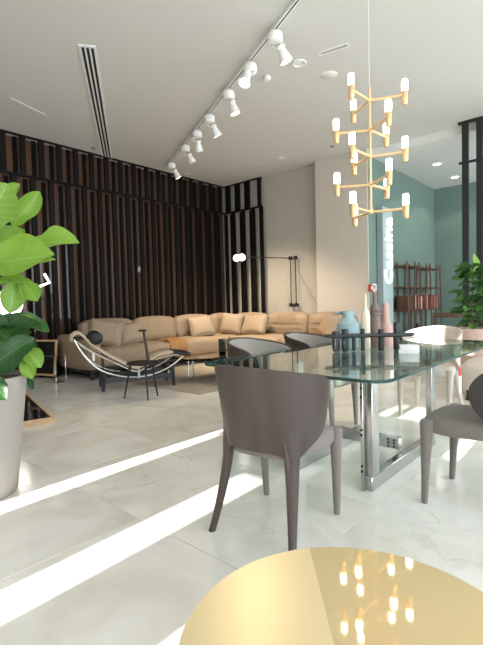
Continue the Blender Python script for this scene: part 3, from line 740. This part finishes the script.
for xx in (-WP+.1, -.1):
    B().tube([(xx, .014, .06), (xx, .03, .012), (xx, .2, .012)], .009, 8).obj('foot', 'black_metal', fp)
    B().tube([(xx, .2, .012), (xx, .085, .5)], .009, 8).obj('strut', 'black_metal', fp)
PL = at_z(55, 417, .05)
pf = thing('display_platform', 'low dark glossy platform with a pale oak edge on the marble floor', 'platform', (PL.x, PL.y, 0), R_(-13.6))
B().rbox(-1.66, -.03, -.87, -.03, .008, .045, .002, 1).obj('dark_top', 'mirror_black', pf)
for x0, x1, y0, y1 in ((-1.69, 0, -.03, 0), (-1.69, 0, -.9, -.87), (-1.69, -1.66, -.8699, -.0301), (-.03, 0, -.8699, -.0301)):
    B().rbox(x0, x1, y0, y1, 0, .05, .003, 1).obj('oak_edge', 'oak_edge', pf)
ws = thing('wire_stand', 'thin chrome wire side table in front of the sofa arm', 'stand', (-6.31, 3.06, 0), R_(15))
B().rbox(-.30, .02, -.10, .10, .006, .014, .002, 1).obj('base_plate', 'clear_acrylic', ws)
for yy in (-.09, .09):
    B().tube([(0, yy, .0145), (0, yy, .38), (-.02, yy, .405), (-.28, yy, .405)], .007, 8).obj('wire_frame', 'chrome', ws)
B().rbox(-.30, .0, -.10, .10, .4125, .42, .002, 1).obj('top_plate', 'clear_acrylic', ws)
lp = at_z(12, 393, 0)
fl = thing('floor_lamp', 'floor lamp with a glowing white globe and bent light tube behind the fig', 'lamp', lp)
gc = at_d(13, 304, (lp-CC).dot(CF))-lp
B().lathe([(0, 0), (.15, 0), (.15, .015), (.02, .022), (0, .022)], 28).obj('base', 'black_metal', fl)
B().tube([(0, 0, .022), (gc.x*.0, gc.y*.0, gc.z-.19)], .012, 10).obj('pole', 'black_metal', fl)
gc = Vector((0, 0, gc.z))
B().lathe([(max(.0005, .18*math.sin(R_(180*k/16))), -.18*math.cos(R_(180*k/16))) for k in range(17)], 28, gc).obj('globe_shade', 'globe', fl)
d0 = (lp-CC).dot(CF)
t1, t2, t3 = (at_d(px, py, d0)-lp for px, py in ((33, 289), (49.5, 282.5), (44.5, 274)))
B().tube([gc+Vector((0, 0, .1)), t1, t2, t3], .016, 10).obj('light_tube', 'globe', fl)

# ------------------------------------------------------------ leaves
def leaf_mesh(name, m, seed, n=12, ns=4, fiddle=True):
    rd = random.Random(seed); v = []; f = []; uv = []
    ph = rd.random()*6; wav = .05+.04*rd.random(); bend = .15+.2*rd.random()
    for i in range(n+1):
        t_ = i/n
        if fiddle: w_ = .5*(math.sin(math.pi*min(1, t_**.85))**.6)*(.55+.6*t_)*(1-.20*math.exp(-((t_-.33)/.13)**2))
        else: w_ = .5*math.sin(math.pi*t_**.8)**.8
        if i == 0: w_ = .02
        if i == n: w_ = .03
        for j in range(-ns, ns+1):
            s = j/ns
            z = .16*w_*(s*s)*2 - bend*t_*t_*.5 + wav*abs(s)*math.sin(9*t_+ph+(1.5 if s > 0 else 0))*.5
            v.append((t_, s*w_, z)); uv.append((t_, s))
    W2 = 2*ns+1
    for i in range(n):
        for j in range(W2-1): f.append((i*W2+j, i*W2+j+1, (i+1)*W2+j+1, (i+1)*W2+j))
    me = bpy.data.meshes.new(name); me.from_pydata(v, [], f); me.update()
    ul = me.uv_layers.new(name='UVMap')
    for lp_ in me.loops: ul.data[lp_.index].uv = uv[lp_.vertex_index]
    me.materials.append(MATS[m]); me.shade_smooth(); return me
FIG = [leaf_mesh('leaf', 'fig_leaf', k) for k in range(4)]
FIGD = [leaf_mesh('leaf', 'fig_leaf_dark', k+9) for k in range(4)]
BUSH = [leaf_mesh('leaf', 'bush_leaf', k+20, 8, 2, False) for k in range(4)]
def put_leaf(me, base, tip, width, nrm, parent, origin):
    base, tip = Vector(base), Vector(tip); e1 = tip-base; Ln = e1.length; e1.normalize()
    e3 = Vector(nrm); e3 = (e3-e1*e3.dot(e1)).normalized(); e2 = e3.cross(e1)
    M = Matrix((e1*Ln, e2*width, e3*Ln)).transposed().to_4x4(); M.translation = base-Vector(origin)
    o = bpy.data.objects.new('leaf', me); COL.objects.link(o); o.parent = parent; o.matrix_local = M; return o

# large fig in a tall grey pot (left foreground)
pb = at_z(-21, 507, 0); dirp = Vector((pb.x, pb.y, 0)).normalized(); PC = pb+dirp*.21
fig = thing('potted_fig', 'large fiddle-leaf fig in a tall pale grey pot', 'plant', PC)
B().lathe([(0, 0), (.205, 0), (.215, .01), (.292, .68), (.295, .705), (.282, .707), (.275, .66), (0, .66)], 48).obj('pot', 'pot_grey', fig, 60)
sl = B(); sl.lathe([(0, .6605), (.274, .6605), (.27, .675), (.12, .692), (0, .695)], 28).obj('soil', 'soil', fig)
DP = (PC-CC).dot(CF)
tp = at_d(-12, 200, DP)-PC
B().tube([(0, 0, .67), (.01, .02, 1.0), (-.02, .0, 1.35), (tp.x*.5, tp.y*.5, tp.z)], [.022, .018, .014, .008], 8).obj('trunk', 'bark', fig)
B().tube([(.06, -.03, .67), (.10, .0, .95), (.13, .03, 1.25)], [.016, .012, .007], 8).obj('trunk', 'bark', fig)
tocam = (CC-PC); tocam.z = 0; tocam.normalize(); UPV = Vector((0, 0, 1))
# (base px, py, depth offset, tip px, py, depth offset, width px, normal up weight, toward-camera weight, dark)
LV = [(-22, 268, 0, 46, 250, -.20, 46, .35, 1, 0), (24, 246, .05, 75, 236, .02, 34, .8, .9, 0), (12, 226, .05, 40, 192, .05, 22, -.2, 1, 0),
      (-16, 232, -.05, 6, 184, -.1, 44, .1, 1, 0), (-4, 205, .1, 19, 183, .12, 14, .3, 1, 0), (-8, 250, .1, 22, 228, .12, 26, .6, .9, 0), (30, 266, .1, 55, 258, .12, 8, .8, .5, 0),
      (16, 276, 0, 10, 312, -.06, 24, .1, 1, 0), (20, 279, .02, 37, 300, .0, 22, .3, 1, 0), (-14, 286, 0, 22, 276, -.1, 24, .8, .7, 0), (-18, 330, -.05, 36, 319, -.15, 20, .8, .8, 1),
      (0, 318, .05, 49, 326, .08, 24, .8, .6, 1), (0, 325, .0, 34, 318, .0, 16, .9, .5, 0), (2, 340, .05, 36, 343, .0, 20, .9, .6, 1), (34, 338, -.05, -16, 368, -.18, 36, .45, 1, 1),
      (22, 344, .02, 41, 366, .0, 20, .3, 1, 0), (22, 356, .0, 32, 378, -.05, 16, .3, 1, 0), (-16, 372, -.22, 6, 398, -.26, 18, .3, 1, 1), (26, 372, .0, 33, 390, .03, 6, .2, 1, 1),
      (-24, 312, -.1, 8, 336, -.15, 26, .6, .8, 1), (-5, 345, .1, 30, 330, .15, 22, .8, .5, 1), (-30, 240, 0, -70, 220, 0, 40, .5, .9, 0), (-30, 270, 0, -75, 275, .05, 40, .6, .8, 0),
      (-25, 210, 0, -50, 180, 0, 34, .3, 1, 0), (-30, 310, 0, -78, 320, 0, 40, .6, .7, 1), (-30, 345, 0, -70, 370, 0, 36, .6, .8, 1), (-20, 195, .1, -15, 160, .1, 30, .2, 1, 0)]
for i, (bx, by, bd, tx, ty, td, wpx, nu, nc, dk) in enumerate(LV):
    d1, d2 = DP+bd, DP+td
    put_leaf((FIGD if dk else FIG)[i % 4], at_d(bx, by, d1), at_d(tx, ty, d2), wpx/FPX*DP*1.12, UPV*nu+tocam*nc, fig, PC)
for k in range(14):
    a = R_(110)+R_(k*25.7)+random.uniform(-.2, .2); z = .85+.055*k+random.uniform(-.05, .05)
    dr = Vector((math.cos(a), math.sin(a), 0))
    if dr.dot(lat) > -.05: continue
    bp = PC+dr*.03+UPV*z
    put_leaf(random.choice(FIG+FIGD), bp, bp+dr*.28+UPV*.06, .2, UPV+dr*-.2, fig, PC)
# bush at the right
RP = Vector((-1.52, 6.05, 0))
bu = thing('potted_bush', 'leafy green bush in a dusty pink pot beside the slatted screen', 'plant', RP)
B().lathe([(0, 0), (.17, 0), (.18, .01), (.225, .70), (.228, .72), (.212, .72), (.205, .67), (0, .67)], 36).obj('pot', 'pot_pink', bu, 60)
B().lathe([(0, .6705), (.204, .6705), (.12, .69), (0, .695)], 24).obj('soil', 'soil', bu)
B().tube([(0, 0, .67), (-.02, .01, .95), (.02, -.02, 1.4)], [.02, .015, .006], 8).obj('stem', 'bark', bu)
rd = random.Random(5)
for k in range(110):
    a = rd.uniform(0, 2*math.pi); z = rd.uniform(.78, 1.5); rr = .30*math.sin(math.pi*min(1, (z-.55)/1.12))**.6*rd.uniform(.35, 1)
    dr = Vector((math.cos(a), math.sin(a), 0)); bp = RP+dr*max(.02, rr-.12)+UPV*z
    tp_ = bp+dr*rd.uniform(.12, .19)+UPV*rd.uniform(-.08, .06)+Vector((rd.uniform(-.06, .06), rd.uniform(-.06, .06), 0))
    put_leaf(BUSH[k % 4], bp, tp_, rd.uniform(.09, .14), UPV+dr*.5+Vector((rd.uniform(-.4, .4), rd.uniform(-.4, .4), 0)), bu, RP)
put_leaf(BUSH[0], at_d(474, 272, 5.5), at_d(476, 253, 5.5), .15, tocam, bu, RP).data = leaf_mesh('leaf', 'fig_leaf', 33, 8, 2)

# ------------------------------------------------------------ things on the table
ty0 = TZ+.0005
p1, p2 = at_z(336, 352, TZ), at_z(397, 351, TZ); dT = (p2-p1).normalized(); angT = math.atan2(dT.y, dT.x); pm = (p1+p2)/2
tray = thing('candle_tray', 'long black boat-shaped tray carried on upright capsule pegs on the glass table', 'tray', (pm.x, pm.y, ty0), angT)
px2s = lambda px: ((at_z(px, 352-(px-336)/61, TZ)-pm).dot(dT))
s0, s1 = px2s(324), px2s(415)
poly = []
for k in range(40):
    q = 2*math.pi*k/40; c, s = math.cos(q), math.sin(q)
    poly.append(((s0+s1)/2+(s1-s0)/2*math.copysign(abs(c)**.9, c), .062*math.copysign(abs(s)**.8, s)))
zt0 = .112
bb = B(); bb.rings([[Vector((x*.93, y*.8, zt0-.008)) for x, y in poly], [Vector((x*.985, y*.97, zt0)) for x, y in poly], [Vector((x, y, zt0+.01)) for x, y in poly], [Vector((x*.985, y*.95, zt0+.016)) for x, y in poly]])
bb.obj('slab', 'tray_black', tray)
for px, hgt, r, yy in ((336, .150, .027, -.01), (345, .165, .025, -.012), (354.5, .125, .014, .02), (363, .165, .0145, .0), (381, .16, .021, -.01), (397, .205, .022, .01)):
    B().lathe([(0, 0), (r*.5, .002), (r*.86, r*.35), (r, r), (r, hgt-.004), (r*.95, hgt), (0, hgt)], 18, (px2s(px), yy, 0)).obj('capsule_peg', 'tray_black', tray)
dvz = Vector((dT.y*-1, dT.x, 0))
def vase(name, px, prof, m, label, back=.16, cat='vase', extra=None):
    p = at_z(px, 350, TZ); p = p+dvz*back; 
    # keep the pixel column: slide along the viewing direction only
    d = ray(px, 330); d.z = 0; q = at_z(px, 350, TZ)+d.normalized()*back
    t = thing(name, label, cat, (q.x, q.y, ty0)); B().lathe(prof, 32).obj('body', m, t, 35)
    return t
j = vase('jug', 349, [(0, 0), (.075, 0), (.085, .01), (.09, .12), (.088, .19), (.05, .235), (.045, .25), (.056, .29), (.051, .29), (.04, .25), (0, .2)], 'vase_blue', 'pale blue jug with wide shoulders standing behind the black tray', .14, 'jug')
B().tube([(-.052, -.01, .275), (-.10, -.01, .27), (-.125, -.01, .255)], [.016, .012, .006], 8).obj('spout', 'vase_blue', j)
vase('vase', 366, [(0, 0), (.032, 0), (.034, .01), (.034, .24), (.03, .27), (.0125, .31), (.0085, .33), (.0075, .42), (.005, .42), (0, .40)], 'vase_cream', 'slim cream bottle vase with a needle neck', .12)
vase('vase', 375.5, [(0, 0), (.046, 0), (.048, .01), (.046, .15), (.038, .22), (.032, .245), (.041, .255), (.041, .27), (.033, .28), (.041, .29), (.036, .315), (.02, .335), (.0165, .35), (.016, .445), (.012, .445), (0, .42)], 'vase_brown', 'tall brown ringed bottle vase behind the black tray', .2)
vase('vase', 386, [(0, 0), (.052, 0), (.054, .01), (.053, .15), (.046, .175), (.034, .19), (.032, .22), (.022, .33), (.018, .345), (0, .345)], 'vase_pink', 'dusty pink stepped bottle vase behind the black tray', .26)
q = at_z(409, 353, TZ)
for i, (w_, d_, z0, z1, rz, lab) in enumerate(((.13, .10, 0, .028, 20, 'white card box at the bottom of the small stack on the table'), (.12, .095, .0285, .055, 26, 'white card box on top of the small stack on the table'))):
    bx = thing('box', lab, 'box', (q.x, q.y, ty0+z0), R_(rz))
    B().rbox(-w_/2, w_/2, -d_/2, d_/2, 0, (z1-z0)*.45, .002, 1).obj('tray', 'box_white', bx)
    B().rbox(-w_/2-.002, w_/2+.002, -d_/2-.002, d_/2+.002, (z1-z0)*.45+.0005, z1-z0, .002, 1).obj('lid', 'box_white', bx)

# ------------------------------------------------------------ lit sign, call point
X1 = -3.45
ysg0, ysg1 = at_x(383, 250, X1).y, at_x(393, 250, X1).y
zsg = at_x(383, 206, X1).z
sg = thing('totem_sign', 'tall grey-green sign totem with white glowing upright lettering', 'sign', (X1, ysg0, 0))
B().rbox(-.115, -.006, 0, ysg1-ysg0, 0, zsg, .003, 1).obj('case', 'sign_edge', sg)
B().box(-.0055, 0, .01, ysg1-ysg0-.01, .01, zsg-.01).obj('face', 'sign_face', sg, 0)
za, zb_ = at_x(388, 283.5, X1).z, at_x(388, 217, X1).z
cu_ = bpy.data.curves.new('text', 'FONT'); cu_.body = 'Cassina'; cu_.extrude = .012; cu_.offset = .005; cu_.resolution_u = 3
to = bpy.data.objects.new('text', cu_); COL.objects.link(to)
bpy.context.view_layer.update()
me = bpy.data.meshes.new_from_object(to.evaluated_get(bpy.context.evaluated_depsgraph_get())); bpy.data.objects.remove(to)
xs_ = [v.co.x for v in me.vertices]; ys_ = [v.co.y for v in me.vertices]
sx_ = (zb_-za)/(max(xs_)-min(xs_)); sy_ = (ysg1-ysg0)*.72/(max(ys_)-min(ys_))
for v in me.vertices:
    x, y, z = v.co; v.co = (.012+z, (ysg1-ysg0)*.86-(y-min(ys_))*sy_, za+(x-min(xs_))*sx_)
me.materials.clear(); me.materials.append(MATS['letter'])
lt = bpy.data.objects.new('lettering', me); COL.objects.link(lt); lt.parent = sg; lt['label'] = 'white glowing letters reading upward'
rp = at_x(369.5, 288, XG+.004)
fc = thing('fire_call_point', 'small red fire call point on the green wall edge', 'alarm', (XG+.0045, rp.y, rp.z))
B().rbox(0, .045, -.055, .055, -.06, .06, .006, 1).obj('housing', 'red', fc)
B().rbox(.0455, .049, -.03, .03, -.03, .03, .001, 1).obj('panel', 'tag_white', fc)
rp = at_x(374, 287, XG+.004)
ns = thing('wall_notice', 'small white notice plate beside the red call point', 'notice', (XG+.0045, rp.y, rp.z))
B().rbox(0, .008, -.10, .10, -.06, .06, .002, 1).obj('plate', 'tag_white', ns)
B().rbox(.0083, .0095, -.05, .05, -.03, .03, .0003, 1).obj('symbol', 'sign_edge', ns)

# ------------------------------------------------------------ bookshelf with books, wooden chair
BX0, BX1, BY0, BY1 = -3.54, -3.24, 8.36, 10.35
bs = thing('bookshelf', 'open walnut bookshelf of slanted sticks against the green wall', 'bookshelf', (BX1, BY0, 0))
LB = BY1-BY0; sh = [.42, .88, 1.33, 1.74]
for z in sh: B().rbox(-.29, -.01, .02, LB-.02, z-.015, z+.015, .003, 1).obj('shelf', 'walnut', bs)
for k in range(7):
    y = .05+k*(LB-.1)/6; s = .10*(1 if k % 2 else -1)
    for x, ss in ((.008, s), (-.308, -s)):
        B().tube([(x, y-ss*.6, 0), (x, y+ss*.6, 1.83)], [.013, .016], 8).obj('stick', 'walnut', bs)
cols = [(.30, .07, .05), (.45, .20, .16), (.5, .42, .36), (.12, .05, .05), (.35, .12, .09), (.6, .5, .45)]
for i, c in enumerate(cols): mat('book%d' % i, c, .7)
lab = ['dark red', 'dusty rose', 'grey-beige', 'near-black red', 'brick red', 'pale beige']
y = .55; rd = random.Random(3)
ORD = 'first second third fourth fifth sixth seventh eighth ninth tenth eleventh twelfth thirteenth fourteenth fifteenth sixteenth seventeenth eighteenth nineteenth twentieth'.split()+['twenty-'+w_ for w_ in ('first', 'second', 'third', 'fourth', 'fifth', 'sixth', 'seventh', 'eighth', 'ninth')]
nb = 0
while y < 1.95:
    w_ = rd.uniform(.035, .06); hgt = rd.uniform(.24, .31); i = rd.randrange(6)
    if rd.random() < .12: y += .1
    b_ = thing('book', lab[i]+' book standing on the bookshelf, '+ORD[nb]+' from the wooden box', 'book', (BX1-.04, BY0+y, .8955), 0, 'books on the walnut shelf')
    B().rbox(-.19, 0, 0, w_, 0, hgt, .003, 1).obj('cover', 'book%d' % i, b_)
    B().box(-.188, -.003, .004, w_-.004, hgt+.0001, hgt+.001).obj('pages', 'tag_white', b_, 0)
    y += w_+.003; nb += 1
bxs = thing('storage_box', 'reddish-brown wooden box at the end of the book row', 'box', (BX1-.03, BY0+.12, .8955))
B().rbox(-.22, 0, 0, .38, 0, .24, .004, 1).obj('carcass', 'walnut', bxs)
B().rbox(-.225, .004, -.004, .384, .2405, .27, .004, 1).obj('lid', 'walnut', bxs)
dv_ = thing('ornament', 'small dark ornament alone on a lower shelf of the bookshelf', 'ornament', (BX1-.12, BY0+.85, .4355))
B().lathe([(0, 0), (.05, 0), (.06, .01), (.07, .06), (.04, .11), (.02, .12), (0, .12)], 20).obj('body', 'black_wood', dv_)
B().lathe([(0, .1205), (.025, .1205), (.03, .14), (.015, .16), (0, .165)], 16).obj('lid', 'black_wood', dv_)
AP = at_z(447, 352, 0); AP = Vector((-2.62, 8.9, 0))
ac = thing('wooden_armchair', 'low walnut armchair with a woven seat by the bookshelf', 'chair', AP, R_(200))
for x in (-.28, .28):
    for y, hh in ((-.26, .74), (.26, .60)):
        B().tube([(x, y, 0), (x, y+(.0 if y > 0 else -.06), hh)], [.014, .018], 8).obj('leg', 'walnut', ac)
    B().rbox(x-.025, x+.025, -.30, .32, .60, .63, .008, 2).obj('armrest', 'walnut', ac)
    B().rbox(x-.012, x+.012, -.25, .25, .30, .34, .004, 1).obj('side_rail', 'walnut', ac)
B().rbox(-.30, .30, -.36, -.29, .72, .82, .012, 2).obj('back_rail', 'walnut', ac)
B().cushion(.52, .52, .07, .03, .1, 6, Matrix.Translation((0, 0, .37))).obj('seat', 'cane', ac, 60)
po = thing('pouf', 'pale upholstered pouf standing behind the far head of the table', 'pouf', (-1.12, 5.35, 0))
B().cushion(.62, .62, .40, .12, .06, 8, Matrix.Translation((0, 0, .23))).obj('cover', 'fabric_pale', po, 60)
B().rbox(-.24, .24, -.24, .24, 0, .03, .005, 1).obj('base', 'black_wood', po)
